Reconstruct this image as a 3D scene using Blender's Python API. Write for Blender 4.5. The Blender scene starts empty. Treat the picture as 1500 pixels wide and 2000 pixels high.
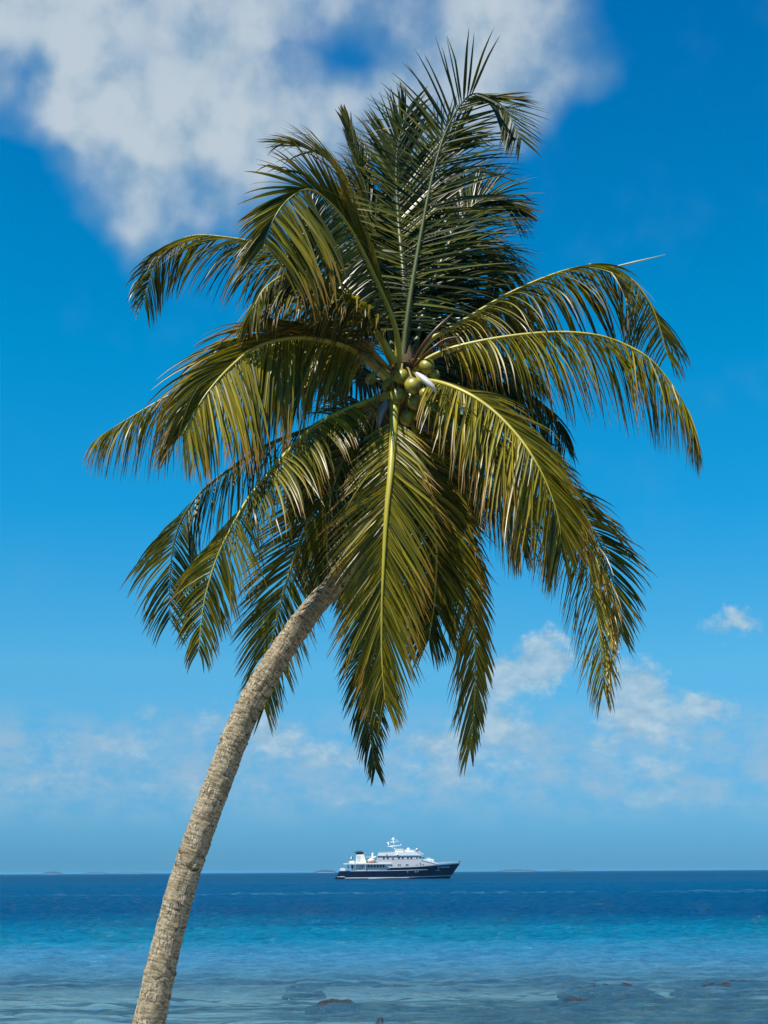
import bpy, bmesh, math, random
from mathutils import Vector, Matrix, Euler, noise
random.seed(7)
R = math.radians
C = bpy.context.scene.collection
SC = bpy.context.scene

# ---------------------------------------------------------------- camera
CAM = Vector((0, 0, 2.7)); F = 2778.0
PITCH, ROLL = 14.2, -0.34
cd = bpy.data.cameras.new('camera'); cam = bpy.data.objects.new('camera', cd); C.objects.link(cam)
cd.sensor_fit = 'VERTICAL'; cd.sensor_height = 36; cd.sensor_width = 27; cd.lens = 50
cd.clip_start = 0.1; cd.clip_end = 60000
cam.location = CAM
ROT = (Matrix.Rotation(R(90 + PITCH), 3, 'X') @ Matrix.Rotation(R(ROLL), 3, 'Z'))
cam.rotation_euler = ROT.to_euler()
SC.camera = cam
SC.render.resolution_x = 768; SC.render.resolution_y = 1024

def ray(px, py):
    return (ROT @ Vector(((px - 750) / F, -(py - 1000) / F, -1))).normalized()
def P(px, py, Y):
    d = ray(px, py); return CAM + d * (Y / d.y)
def azel(px, py):
    d = ray(px, py); return math.degrees(math.atan2(d.x, d.y)), math.degrees(math.asin(d.z))

# ---------------------------------------------------------------- helpers
def tag(o, label=None, cat=None, group=None, kind=None):
    if label: o['label'] = label
    if cat: o['category'] = cat
    if group: o['group'] = group
    if kind: o['kind'] = kind
    return o
def empty(name, loc):
    o = bpy.data.objects.new(name, None); C.objects.link(o); o.location = loc; return o
def mesh_obj(name, verts, faces, mat, parent=None, smooth=False, attrs=None, off=None):
    me = bpy.data.meshes.new(name)
    if off is not None: verts = [Vector(v) - off for v in verts]
    me.from_pydata([tuple(v) for v in verts], [], faces)
    if attrs:
        for k, (ty, data) in attrs.items():
            a = me.attributes.new(k, ty, 'POINT')
            flat = [c for v in data for c in v] if ty in ('FLOAT_VECTOR', 'FLOAT_COLOR') else data
            a.data.foreach_set('vector' if ty == 'FLOAT_VECTOR' else 'color' if ty == 'FLOAT_COLOR' else 'value', flat)
    me.materials.append(mat)
    if smooth: me.polygons.foreach_set('use_smooth', [True] * len(me.polygons))
    me.update()
    o = bpy.data.objects.new(name, me); C.objects.link(o); o.parent = parent
    return o
def bm_obj(name, bm, mat, parent=None, smooth=False):
    bmesh.ops.recalc_face_normals(bm, faces=bm.faces)
    me = bpy.data.meshes.new(name); bm.to_mesh(me); bm.free(); me.materials.append(mat)
    if smooth: me.polygons.foreach_set('use_smooth', [True] * len(me.polygons))
    o = bpy.data.objects.new(name, me); C.objects.link(o); o.parent = parent
    return o

class G:
    """small node-graph helper"""
    def __init__(s, nt): s.t = nt; nt.nodes.clear()
    def n(s, ty, **kw):
        x = s.t.nodes.new(ty)
        for k, v in kw.items(): setattr(x, k, v)
        return x
    def l(s, a, b): s.t.links.new(a, b)
    def put(s, sock, v):
        if isinstance(v, bpy.types.NodeSocket): s.l(v, sock)
        elif v is not None: sock.default_value = v
    def m(s, op, a, b=None, c=None, clamp=False):
        x = s.n('ShaderNodeMath', operation=op, use_clamp=clamp)
        s.put(x.inputs[0], a); s.put(x.inputs[1], b); s.put(x.inputs[2], c); return x.outputs[0]
    def v(s, op, a, b=None, scale=None, out=0):
        x = s.n('ShaderNodeVectorMath', operation=op)
        s.put(x.inputs[0], a); s.put(x.inputs[1], b)
        if scale is not None: s.put(x.inputs['Scale'], scale)
        return x.outputs[out]
    def noise(s, vec, scale, detail=4, rough=.55, dist=0, col=False):
        x = s.n('ShaderNodeTexNoise'); s.put(x.inputs['Vector'], vec)
        x.inputs['Scale'].default_value = scale; x.inputs['Detail'].default_value = detail
        x.inputs['Roughness'].default_value = rough; x.inputs['Distortion'].default_value = dist
        return x.outputs['Color' if col else 'Fac']
    def mr(s, v, a, b, c=0, d=1, smooth=True):
        x = s.n('ShaderNodeMapRange', interpolation_type='SMOOTHSTEP' if smooth else 'LINEAR')
        for k, q in zip(('Value', 'From Min', 'From Max', 'To Min', 'To Max'), (v, a, b, c, d)): s.put(x.inputs[k], q)
        return x.outputs[0]
    def mix(s, f, a, b, mode='MIX'):
        x = s.n('ShaderNodeMix', data_type='RGBA', blend_type=mode)
        s.put(x.inputs[0], f)
        for i, q in ((6, a), (7, b)): s.put(x.inputs[i], (*q, 1) if isinstance(q, tuple) and len(q) == 3 else q)
        return x.outputs[2]
    def ramp(s, f, stops, interp='LINEAR'):
        x = s.n('ShaderNodeValToRGB'); s.put(x.inputs[0], f); e = x.color_ramp.elements
        x.color_ramp.interpolation = interp
        while len(e) < len(stops): e.new(.5)
        for q, (p, c) in zip(e, stops): q.position = p; q.color = (*c, 1)
        return x.outputs[0]
def newmat(name):
    m = bpy.data.materials.new(name); m.use_nodes = True; return m, G(m.node_tree)
def principled(g, col, rough=.5, spec=.5, bump=None, bs=.3, bd=.02, metallic=0):
    p = g.n('ShaderNodeBsdfPrincipled'); g.put(p.inputs['Base Color'], (*col, 1) if isinstance(col, tuple) else col)
    g.put(p.inputs['Roughness'], rough); p.inputs['Specular IOR Level'].default_value = spec
    p.inputs['Metallic'].default_value = metallic
    if bump is not None:
        b = g.n('ShaderNodeBump'); b.inputs['Strength'].default_value = bs; b.inputs['Distance'].default_value = bd
        g.put(b.inputs['Height'], bump); g.l(b.outputs[0], p.inputs['Normal'])
    return p
def out(g, sh, vol=False):
    o = g.n('ShaderNodeOutputMaterial'); g.l(sh, o.inputs['Volume' if vol else 'Surface'])
def paint(name, col, rough=.4, var=.12, scale=1.5):
    m, g = newmat(name); tc = g.n('ShaderNodeTexCoord').outputs['Object']
    nz = g.noise(tc, scale, 5)
    c = g.mix(nz, tuple(max(0, x * (1 - var)) for x in col), tuple(min(1, x * (1 + var)) for x in col))
    out(g, principled(g, c, rough).outputs[0]); return m

# ---------------------------------------------------------------- light
SUN_EL, SUN_AZ = 62.0, 226.0       # azimuth clockwise from +Y: behind the camera, to the left
sd = Vector((math.sin(R(SUN_AZ)) * math.cos(R(SUN_EL)), math.cos(R(SUN_AZ)) * math.cos(R(SUN_EL)), math.sin(R(SUN_EL))))
ld = bpy.data.lights.new('sun', 'SUN'); lo = bpy.data.objects.new('sun', ld); C.objects.link(lo)
ld.energy = 5.0; ld.angle = R(.5); ld.color = (1, .95, .87)
lo.rotation_euler = sd.to_track_quat('Z', 'Y').to_euler(); lo.location = (0, -20, 60)

w = bpy.data.worlds.new('World'); SC.world = w; w.use_nodes = True
g = G(w.node_tree)
sky = g.n('ShaderNodeTexSky', sky_type='NISHITA', sun_disc=False, sun_elevation=R(SUN_EL), sun_rotation=R(SUN_AZ))
sky.air_density = 1.0; sky.dust_density = .3; sky.ozone_density = 3.0
dirv = g.v('NORMALIZE', g.n('ShaderNodeTexCoord').outputs['Generated'])
sp = g.n('ShaderNodeSeparateXYZ'); g.l(dirv, sp.inputs[0])
az = g.m('DEGREES', g.m('ARCTAN2', sp.outputs[0], sp.outputs[1]))
el = g.m('DEGREES', g.m('ARCSINE', sp.outputs[2]))
ae = g.n('ShaderNodeCombineXYZ'); g.l(az, ae.inputs[0]); g.l(el, ae.inputs[1]); ae = ae.outputs[0]
def blobs(lst, src):
    acc = None
    for (px, py, rx, ry, wt) in lst:
        a, e = azel(px, py)
        d = g.v('SUBTRACT', src, (a, e, 0)); d = g.v('MULTIPLY', d, (1 / (rx * .0206), 1 / (ry * .0206), 0))
        q = g.m('MULTIPLY', g.m('SUBTRACT', 1.0, g.v('LENGTH', d, out=1), clamp=True), wt)
        acc = q if acc is None else g.m('ADD', acc, q)
    return acc
wn = g.v('SCALE', g.v('SUBTRACT', g.noise(ae, .16, 3, .5, col=True), (.5, .5, .5)), scale=7.0)
aew = g.v('ADD', ae, wn)
# high cloud over the left of the frame
big = blobs([(-30, 50, 220, 160, 1.0), (1000, 60, 220, 180, .5), (150, 40, 460, 250, 1.5), (300, 270, 310, 230, 1.7), (560, 100, 330, 260, 1.2), (130, 200, 200, 140, .7), (620, 290, 340, 160, 1.1), (830, 230, 260, 190, .8),
             (950, 60, 300, 210, 1.35), (280, 400, 150, 80, .5), (1050, 140, 170, 130, .5), (450, -250, 900, 320, 1.5),
             (665, 130, 170, 90, -.75), (50, 165, 90, 60, -.7), (-40, 430, 220, 260, -1.0)], aew)
fb = g.noise(ae, .30, 7, .50)
fb2 = g.noise(g.v('ADD', ae, (7.3, 3.1, 0)), 1.3, 6, .6)
bigd = g.mr(g.m('ADD', big, g.m('MULTIPLY', g.m('SUBTRACT', fb, .5), 1.25)), .0, 1.8)
# low cumulus and a veil towards the horizon
wn2 = g.v('SCALE', g.v('SUBTRACT', g.noise(ae, 1.1, 5, .62, col=True), (.5, .5, .5)), scale=2.0)
aew2 = g.v('ADD', ae, wn2)
low = blobs([(1062, 1272, 66, 50, 2.6), (1080, 1300, 50, 44, 1.6), (1020, 1325, 90, 55, 1.7), (950, 1325, 80, 55, 1.2), (985, 1420, 80, 70, 1.4), (935, 1380, 70, 70, .8), (855, 1440, 80, 50, 1.1), (1235, 1325, 75, 60, 1.9), (1290, 1390, 140, 75, 1.5),
             (1385, 1385, 60, 36, 1.2), (1210, 1400, 90, 60, .9), (1250, 1490, 170, 80, .8), (1438, 1214, 62, 44, 1.7), (1380, 1235, 50, 26, .6), (288, 1395, 50, 34, .8), (225, 1452, 170, 34, .7), (90, 1470, 120, 30, .45), (520, 1440, 100, 60, 1.5),
             (640, 1475, 120, 40, 1.0), (900, 1490, 230, 70, .8), (430, 1405, 70, 40, .9), (1130, 1290, 50, 34, .6), (80, 1520, 200, 50, .7), (400, 1530, 200, 40, .6), (1350, 1560, 200, 40, .4), (700, 1550, 200, 40, .4)], aew2)
stre = g.v('MULTIPLY', ae, (.7, 1.1, 1))
fb3 = g.noise(stre, 1.25, 7, .58)
lowd = g.m('MULTIPLY', g.mr(g.m('ADD', low, g.m('MULTIPLY', g.m('SUBTRACT', fb3, .5), 1.9)), .10, 1.5), g.mr(low, .02, .35, 0, .85))
veil_el = g.m('MULTIPLY', g.mr(el, 1.2, 3.4), g.mr(el, 7.0, 4.9))
veil = g.m('MULTIPLY', g.m('MULTIPLY', g.mr(g.noise(stre, .8, 7, .62), .30, .70), veil_el), .75)
# sky colour: nishita, its channels rebalanced to the clear tropical blue
scol = g.n('ShaderNodeSeparateColor'); g.l(sky.outputs[0], scol.inputs[0])
STR = .06
cc = g.n('ShaderNodeCombineColor')
for i, (gain, gam) in enumerate(((1.0, 1.0), (1.0, 1.0), (1.0, 1.0))):
    g.l(g.m('MULTIPLY', g.m('POWER', scol.outputs[i], gam), gain), cc.inputs[i])
tint = g.ramp(g.mr(el, 0, 40, 0, 1, False), [(0, (.17, .56, 1.18)), (.02, (.18, .58, 1.2)), (.10, (.28, .74, 1.16)), (.2, (.34, 1.0, 1.25)), (.355, (.06, 1.09, 1.45)), (.51, (.0, 1.17, 1.53)), (.8, (.0, .98, 1.52)), (1, (0, .85, 1.5))])
skyc = g.mix(1.0, cc.outputs[0], tint, 'MULTIPLY')
bigc = g.mix(g.mr(g.m('ADD', g.m('MULTIPLY', g.noise(g.v('ADD', ae, (7.3, 3.1, 0)), .55, 5, .5), .8), g.m('MULTIPLY', bigd, .45)), .48, .92), (2.2, 3.8, 5.4), (5.3, 6.2, 6.9))
lowc = g.mix(g.mr(fb3, .3, .7), (2.7, 4.6, 6.3), (4.9, 6.4, 7.4))
c1 = g.mix(veil, skyc, (3.3, 5.0, 6.6))
c1 = g.mix(lowd, c1, lowc)
c1 = g.mix(g.m('MULTIPLY', bigd, .95), c1, bigc)
bg = g.n('ShaderNodeBackground'); g.l(c1, bg.inputs[0]); bg.inputs[1].default_value = STR
wo = g.n('ShaderNodeOutputWorld'); g.l(bg.outputs[0], wo.inputs[0])

# ---------------------------------------------------------------- haze
HZ = 22500
m, g = newmat('haze'); pv = g.n('ShaderNodeVolumePrincipled')
pv.inputs['Color'].default_value = (.22, .66, 1, 1); pv.inputs['Density'].default_value = .00005; pv.inputs['Anisotropy'].default_value = .2
out(g, pv.outputs[0], True)
bm = bmesh.new(); bmesh.ops.create_cube(bm, size=1)
bmesh.ops.scale(bm, vec=(2 * HZ, 2 * HZ, 32), verts=bm.verts); bmesh.ops.translate(bm, vec=(0, 0, 4.5), verts=bm.verts)
tag(bm_obj('haze', bm, m), 'thin blue sea haze fading the far islands', 'haze', kind='stuff')

# ---------------------------------------------------------------- ground under beach and sea
def gz(x, y):
    K = [(-1e5, 1.5), (-20, 1.5), (4, 1.2), (15, .75), (21, .18), (24, -.06), (29, -.17), (38, -.30), (60, -1.4), (85, -4), (200, -9), (1e6, -9)]
    y2 = y + 1.2 * math.sin(x * .07 + 1) + .5 * math.sin(x * .31)
    for (a, za), (b, zb) in zip(K, K[1:]):
        if a <= y2 <= b:
            t = (y2 - a) / (b - a); z = za + (zb - za) * t; break
    q = noise.fractal(Vector((x * .35, y * .35, 3)), .9, 2, 4) * .05
    if 24 < y < 60:
        k = min(1, (y - 24) / 4) * min(1, (60 - y) / 15)
        z += k * .10 * max(0, noise.fractal(Vector((x * .16, y * .45, 8)), .8, 2.1, 5) + .1)
    return z + q * (1 if y < 90 else 0)
xs = [-22000, -3000, -900, -300, -120, -60]; xs += [-45 + i * .45 for i in range(201)]; xs += [60, 120, 300, 900, 3000, 22000]
ys = [-22000, -2000, -400, -100, -40, -20, -10]; ys += [-5 + i * .4 for i in range(170)]; ys += [64 + i * 4 for i in range(10)] + [120, 200, 400, 1000, 3000, 22000]
vs = [(x, y, gz(x, y)) for y in ys for x in xs]; nx = len(xs)
fs = [(j * nx + i, j * nx + i + 1, (j + 1) * nx + i + 1, (j + 1) * nx + i) for j in range(len(ys) - 1) for i in range(nx - 1)]
m, g = newmat('sand_and_reef'); geo = g.n('ShaderNodeNewGeometry').outputs['Position']
s2 = g.n('ShaderNodeSeparateXYZ'); g.l(geo, s2.inputs[0])
n1 = g.noise(geo, 9, 6, .65); n2 = g.noise(g.v('MULTIPLY', geo, (.35, 1, 1)), .8, 6, .6); n3 = g.noise(geo, 60, 3)
sand = g.mix(n1, (.25, .25, .23), (.40, .39, .35)); sand = g.mix(g.m('MULTIPLY', n3, .4), sand, (.3, .26, .2))
reef = g.ramp(g.noise(g.v('MULTIPLY', geo, (.5, 1, 1)), 2.2, 7, .7), [(.3, (.008, .008, .008)), (.48, (.022, .018, .012)), (.60, (.08, .08, .025)), (.7, (.24, .20, .11))])
bnd = g.m('MULTIPLY', g.mr(s2.outputs[1], 26.5, 29), g.mr(s2.outputs[1], 37, 33)); bnd = g.m('MULTIPLY', bnd, g.mr(s2.outputs[0], -9, 6, .35, 1))
rf = g.m('MULTIPLY', g.mr(g.m('ADD', n2, g.m('MULTIPLY', bnd, .34)), .56, .72), g.mr(s2.outputs[1], 24, 27))
low_bounce_ground = g.ramp(n1, [(.3, (.03, .03, .015)), (.6, (.10, .08, .05)), (.8, (.16, .14, .09))])  # unseen ground behind the shore, made dark to cut light bounced onto the fronds
sand = g.mix(g.mr(g.m('ADD', s2.outputs[1], g.m('MULTIPLY', n1, 4)), 12, 15), low_bounce_ground, sand)
col = g.mix(rf, sand, reef)
out(g, principled(g, col, .85, .3, bump=n1, bs=.5, bd=.05).outputs[0])
tag(mesh_obj('beach', vs, fs, m, smooth=True), kind='structure')

# ---------------------------------------------------------------- sea
m, g = newmat('sea_water'); geo = g.n('ShaderNodeNewGeometry').outputs['Position']
s3 = g.n('ShaderNodeSeparateXYZ'); g.l(geo, s3.inputs[0])
wob = g.m('MULTIPLY', g.m('SUBTRACT', g.noise(g.v('MULTIPLY', geo, (.012, .03, 0)), 1, 4), .5), 1.1)
lg = g.m('ADD', g.m('LOGARITHM', g.m('MAXIMUM', s3.outputs[1], 5), 2.0), wob)     # log2 distance from the beach
DC = g.ramp(g.mr(lg, 4.4, 10.4, 0, 1, False), [
    (0.00, (.15, .30, .42)), (.14, (.09, .25, .36)), (.21, (.04, .17, .28)), (.27, (.000, .129, .218)), (.32, (.000, .078, .156)), (.37, (.000, .041, .109)),
    (.50, (.000, .052, .122)), (.62, (.000, .056, .130)), (1, (.000, .036, .082))])
st1 = g.noise(g.v('MULTIPLY', geo, (.7, .9, 0)), 1, 5, .6)
st2 = g.noise(g.v('MULTIPLY', geo, (.02, .10, 0)), 1, 5, .6)
DC = g.mix(g.mr(st1, .35, .68), g.mix(.35, DC, (0, .03, .09)), DC)
DC = g.mix(g.m('MULTIPLY', g.mr(st2, .35, .65), .35), DC, g.mix(.5, DC, (0, .03, .10)))
# the line of broken water over the outer reef
band = g.m('MULTIPLY', g.mr(s3.outputs[1], 176, 186), g.mr(s3.outputs[1], 198, 189))
fo = g.m('MULTIPLY', band, g.mr(g.noise(g.v('MULTIPLY', geo, (.10, .4, 0)), 1, 6, .7), .46, .66))
DC = g.mix(g.m('MULTIPLY', fo, .17), DC, (.25, .48, .62))
# waves
sw = g.v('MULTIPLY', geo, (1.0, 1.5, 1))
h1 = g.noise(sw, 1.1, 8, .62, .3); h2 = g.noise(g.v('MULTIPLY', geo, (.06, .16, 1)), 1, 6, .6); h3 = g.noise(sw, 5.5, 4, .6)
hh = g.m('ADD', g.m('MULTIPLY', h1, .55), g.m('ADD', g.m('MULTIPLY', h2, 2.2), g.m('ADD', g.m('MULTIPLY', h3, .16), g.m('MULTIPLY', g.m('MULTIPLY', g.noise(g.v('MULTIPLY', geo, (.02, .05, 1)), 1, 5, .6), 14), g.mr(s3.outputs[1], 280, 420)))))
bmp = g.n('ShaderNodeBump'); bmp.inputs['Strength'].default_value = 1; bmp.inputs['Distance'].default_value = .46; g.l(hh, bmp.inputs['Height'])
dif = g.n('ShaderNodeBsdfDiffuse'); g.l(DC, dif.inputs[0]); g.l(bmp.outputs[0], dif.inputs['Normal'])
tr = g.n('ShaderNodeBsdfTransparent'); tr.inputs[0].default_value = (.62, .88, .98, 1)
deep = g.mr(s3.outputs[1], 33, 50, .20, 1)
body = g.n('ShaderNodeMixShader'); g.l(deep, body.inputs[0]); g.l(tr.outputs[0], body.inputs[1]); g.l(dif.outputs[0], body.inputs[2])
gl = g.n('ShaderNodeBsdfGlossy'); gl.inputs['Roughness'].default_value = .07; g.l(bmp.outputs[0], gl.inputs['Normal'])
fr = g.n('ShaderNodeFresnel'); fr.inputs[0].default_value = 1.333; g.l(bmp.outputs[0], fr.inputs['Normal'])
ff = g.m('MINIMUM', fr.outputs[0], g.mr(lg, 5.1, 6.5, .97, .18))
fin = g.n('ShaderNodeMixShader'); g.l(ff, fin.inputs[0]); g.l(body.outputs[0], fin.inputs[1]); g.l(gl.outputs[0], fin.inputs[2])
out(g, fin.outputs[0])
us = [-900, -60, -12, -4, -1.6, -1, -.8] + [-.62 + i * 1.24 / 420 for i in range(421)] + [.8, 1, 1.6, 4, 12, 60, 900]
sy = [18.5]
while sy[-1] < 400: sy.append(sy[-1] + .10 + .0015 * sy[-1])
sy += [430, 470, 520, 600, 700, 1000, 2000, 4000, 9000, 22000]
def wz(x, y):
    k = max(0, min(1, (395 - y) / 80)) * max(0, min(1, (.8 - abs(x) / y) / .2))
    if k <= 0: return 0.0
    am = 1.1 + 1.5 * max(0, min(1, (y - 36) / 60))
    sl = .10 * noise.noise(Vector((x * .13, y * .30 + x * .03, 9))) * min(1, max(0, (y - 30) / 30)) + .22 * noise.noise(Vector((x * .05, y * .11, 13))) * min(1, max(0, (y - 70) / 60)) + .30 * noise.noise(Vector((x * .025, y * .045, 17))) * min(1, max(0, (y - 140) / 80))
    return k * sl + k * am * (.075 * noise.fractal(Vector((x * .55, y * .85 + x * .1, 1)), .8, 2.1, 3) + .060 * noise.fractal(Vector((x * 1.7, y * 1.9 + x * .2, 5)), .9, 2.1, 2))
vs = [(max(-22000, min(22000, u * y)), y, wz(u * y, y)) for y in sy for u in us]; nx = len(us)
fs = [(j * nx + i, j * nx + i + 1, (j + 1) * nx + i + 1, (j + 1) * nx + i) for j in range(len(sy) - 1) for i in range(nx - 1)]
tag(mesh_obj('sea', vs, fs, m, smooth=True), kind='structure')

# reef rocks just awash
mrock, g = newmat('wet_reef_rock'); geo = g.n('ShaderNodeNewGeometry').outputs['Position']
rn = g.noise(geo, 13, 7, .75)
out(g, principled(g, g.ramp(rn, [(.3, (.004, .005, .006)), (.52, (.010, .008, .009)), (.62, (.035, .024, .016)), (.74, (.12, .09, .05))]), .4, .5, bump=rn, bs=.8, bd=.08).outputs[0])
def reef_rock(px, py, wpx, dep, h, seed, label):
    d = ray(px, py); p = CAM + d * (-CAM.z / d.z); sc = p.y / F
    root = Vector((p.x, p.y, 0)); rx = wpx * sc / 2; n1, n2 = 70, 26; vs = []; fs = []
    for j in range(n2 + 1):
        for i in range(n1 + 1):
            u = (i / n1) * 2 - 1; v = (j / n2) * 2 - 1
            x = u * rx; y = v * dep / 2
            e = noise.fractal(Vector((x * .9 + seed, y * 1.9, seed)), .7, 2.1, 6)
            q = 1 - min(1, (u * u + v * v) ** .5 * (1 + .3 * e)) ** 5
            z = -.34 + q * (.292 + h) + (e * .08 + .05 * noise.noise(Vector((x * 4, y * 7, seed)))) * q
            vs.append((x, y, z))
    for j in range(n2):
        for i in range(n1): a = j * (n1 + 1) + i; fs.append((a, a + 1, a + n1 + 2, a + n1 + 1))
    o = mesh_obj('reef_rock', vs, fs, mrock, smooth=True); o.location = root
    tag(o, label, 'rock', 'reef rocks awash in the shallows')
reef_rock(1420, 1919, 210, 2.6, .05, 3, 'brown reef rock awash at the right edge of the shallows')
reef_rock(1190, 1925, 190, 2.4, .03, 9, 'dark purplish reef rock awash, between the ship and the right edge')
reef_rock(655, 1957, 110, 1.6, .05, 15, 'small reddish brown reef rock in the shallows below the ship')
reef_rock(1130, 1949, 150, 1.4, .01, 21, 'olive weedy reef rock, nearer the shore than the dark purplish one')
reef_rock(742, 1991, 22, .7, .05, 27, 'tiny tan reef rock at the bottom edge of the photo')
reef_rock(590, 1925, 90, 1.5, .0, 33, 'faint dark submerged reef rock farther out than the reddish brown one')

# ---------------------------------------------------------------- far islands
misl, g = newmat('island_woodland'); nz = g.noise(g.n('ShaderNodeNewGeometry').outputs['Position'], .05, 5)
out(g, principled(g, g.mix(nz, (.03, .05, .02), (.09, .12, .05)), .8).outputs[0])
msand, g = newmat('island_sand'); out(g, principled(g, (.5, .46, .38), .9).outputs[0])
def island(x0, x1, hpx, Y, seed, label):
    a = P(x0, 1704, Y); b = P(x1, 1704, Y); L = b.x - a.x; H = hpx * Y / F + 1.2; Wd = 120
    root = Vector(((a.x + b.x) / 2, Y, 0)); n = 60; vs = []; fs = []
    for j in range(9):
        for i in range(n + 1):
            u = i / n * 2 - 1; v = j / 8 * 2 - 1
            q = max(0, 1 - u * u - v * v * .9) ** .5
            vs.append((u * L / 2 * 1.04, v * Wd, -1 + 2.6 * q))
    for j in range(8):
        for i in range(n): k = j * (n + 1) + i; fs.append((k, k + 1, k + n + 2, k + n + 1))
    o = mesh_obj('island', vs, fs, msand, smooth=True); o.location = root; tag(o, kind='structure')
    rnd = random.Random(seed); vs = []; fs = []
    for k in range(int(L / 1.3)):
        u = rnd.uniform(-1, 1); v = rnd.uniform(-.6, .2); env = (1 - abs(u) ** 3) * (.55 + .45 * (.5 + noise.noise(Vector((u * 4, seed, 0)))))
        hh = max(2, H * env * rnd.uniform(.7, 1.05)); cx, cy = u * L / 2, v * Wd * .6; r = rnd.uniform(5, 10)
        for s in range(22):      # leaf clumps of one crown and the trunk below it
            th = rnd.uniform(0, 6.283); zz = hh * rnd.uniform(.25, 1); rr = r * (1 - abs(zz / hh - .6)) * rnd.uniform(.2, 1)
            p = Vector((cx + rr * math.cos(th), cy + rr * math.sin(th), zz)); e = [Vector([rnd.uniform(-1, 1) for _ in range(3)]).normalized() * 3.2 for _ in range(4)]
            b0 = len(vs); vs += [p + q for q in e]; fs.append((b0, b0 + 1, b0 + 2)); fs.append((b0, b0 + 2, b0 + 3))
    o = mesh_obj('island_woodland', vs, fs, misl); o.location = root
    tag(o, label, 'woodland', 'woods on the far islands', 'stuff')
island(84, 122, 6, 13000, 1, 'hazy low wood on the small round island at far left')
island(165, 214, 4.5, 15000, 2, 'hazy thin strip of trees on the island just left of the trunk')
island(222, 300, 3, 17000, 22, 'faintest low strip of trees touching the trunk on the horizon')
island(614, 658, 6.5, 11500, 3, 'dark green blue wood on the island behind the stern of the ship')
island(972, 1048, 4.5, 14000, 4, 'long hazy wood on the horizon right of the bow of the ship')
island(1086, 1128, 3.5, 15500, 5, 'short hazy wood farthest right on the horizon')

# ---------------------------------------------------------------- palm
D0 = 18.0
base = P(246, 2300, 17.6); base.z = gz(base.x, 17.6) - .1
palm = empty('palm_tree', base)
tag(palm, 'tall leaning coconut palm with a curved ringed trunk and green coconuts', 'palm tree')

def catmull(pts, step):
    p = [pts[0] * 2 - pts[1]] + pts + [pts[-1] * 2 - pts[-2]]; o = []
    for i in range(1, len(p) - 2):
        for k in range(24):
            t = k / 24
            o.append(.5 * ((2 * p[i]) + (-p[i - 1] + p[i + 1]) * t + (2 * p[i - 1] - 5 * p[i] + 4 * p[i + 1] - p[i + 2]) * t * t + (-p[i - 1] + 3 * p[i] - 3 * p[i + 1] + p[i + 2]) * t ** 3))
    o.append(pts[-1])
    L = [0]
    for a, b in zip(o, o[1:]): L.append(L[-1] + (b - a).length)
    n = max(2, int(L[-1] / step)); r = []; j = 0
    for k in range(n + 1):
        s = L[-1] * k / n
        while j < len(L) - 2 and L[j + 1] < s: j += 1
        f = (s - L[j]) / max(1e-9, L[j + 1] - L[j]); r.append(o[j].lerp(o[j + 1], f))
    return r, L[-1]

# trunk
mtr, g = newmat('palm_bark')
at = g.n('ShaderNodeAttribute'); at.attribute_name = 'tc'; tv = at.outputs['Vector']
ra = g.n('ShaderNodeAttribute'); ra.attribute_name = 'ring'; rg = ra.outputs['Fac']
b1 = g.noise(g.v('MULTIPLY', tv, (2.5, 2.5, 1.6)), 3, 7, .65); b2 = g.noise(g.v('MULTIPLY', tv, (9, 9, 2)), 4, 6, .7)
b3 = g.noise(g.v('MULTIPLY', tv, (5, 5, 22)), 1.5, 5, .65)
vor = g.n('ShaderNodeTexVoronoi', feature='DISTANCE_TO_EDGE'); vor.inputs['Scale'].default_value = 1
g.l(g.v('ADD', g.v('MULTIPLY', tv, (30, 30, 3.2)), g.v('SCALE', g.noise(tv, 14, 3, col=True), scale=1.6)), vor.inputs['Vector'])
crk = g.m('MULTIPLY', g.mr(vor.outputs['Distance'], .0, .055, 1, 0), g.mr(b1, .42, .6))
bc = g.ramp(b1, [(.25, (.16, .12, .065)), (.42, (.31, .245, .15)), (.58, (.43, .355, .235)), (.75, (.55, .48, .35))])
bc = g.mix(g.m('MULTIPLY', g.mr(b3, .45, .62), .78), bc, (.13, .105, .055))
bc = g.mix(g.m('MULTIPLY', g.mr(b2, .5, .7), .45), bc, (.46, .43, .36))
bc = g.mix(g.m('MULTIPLY', g.mr(rg, .2, .7), .85), bc, (.06, .045, .025))
bc = g.mix(g.m('MULTIPLY', crk, .8), bc, (.03, .025, .018))
bc = g.mix(g.m('MULTIPLY', g.mr(g.noise(tv, 2.2, 5, .6), .55, .7), .35), bc, (.10, .10, .04))
bh = g.m('SUBTRACT', g.m('ADD', g.m('MULTIPLY', b2, .5), g.m('MULTIPLY', b3, .8)), g.m('MULTIPLY', crk, .9))
out(g, principled(g, bc, .85, .2, bump=bh, bs=1.0, bd=.035).outputs[0])
tp = [(246, 2300, 74, -.4), (258, 2150, 66, -.4), (272, 2080, 63, -.4), (291, 2000, 61, -.4), (324, 1850, 58, -.4), (365, 1700, 56, -.35), (418, 1550, 56, -.3), (477, 1400, 54, -.2), (538, 1291, 52, -.1), (605, 1196, 47, 0),
      (660, 1130, 44, .1), (712, 1050, 43, .1), (750, 960, 42, .1), (775, 860, 44, .1), (785, 760, 44, .1), (788, 715, 34, .1)]
cp = [P(x, y, D0 + d) for x, y, _, d in tp]; cp[0] = base.copy()
path, TL = catmull(cp, .012)
cum = [0]
for a, b in zip(cp, cp[1:]): cum.append(cum[-1] + (b - a).length)
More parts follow.
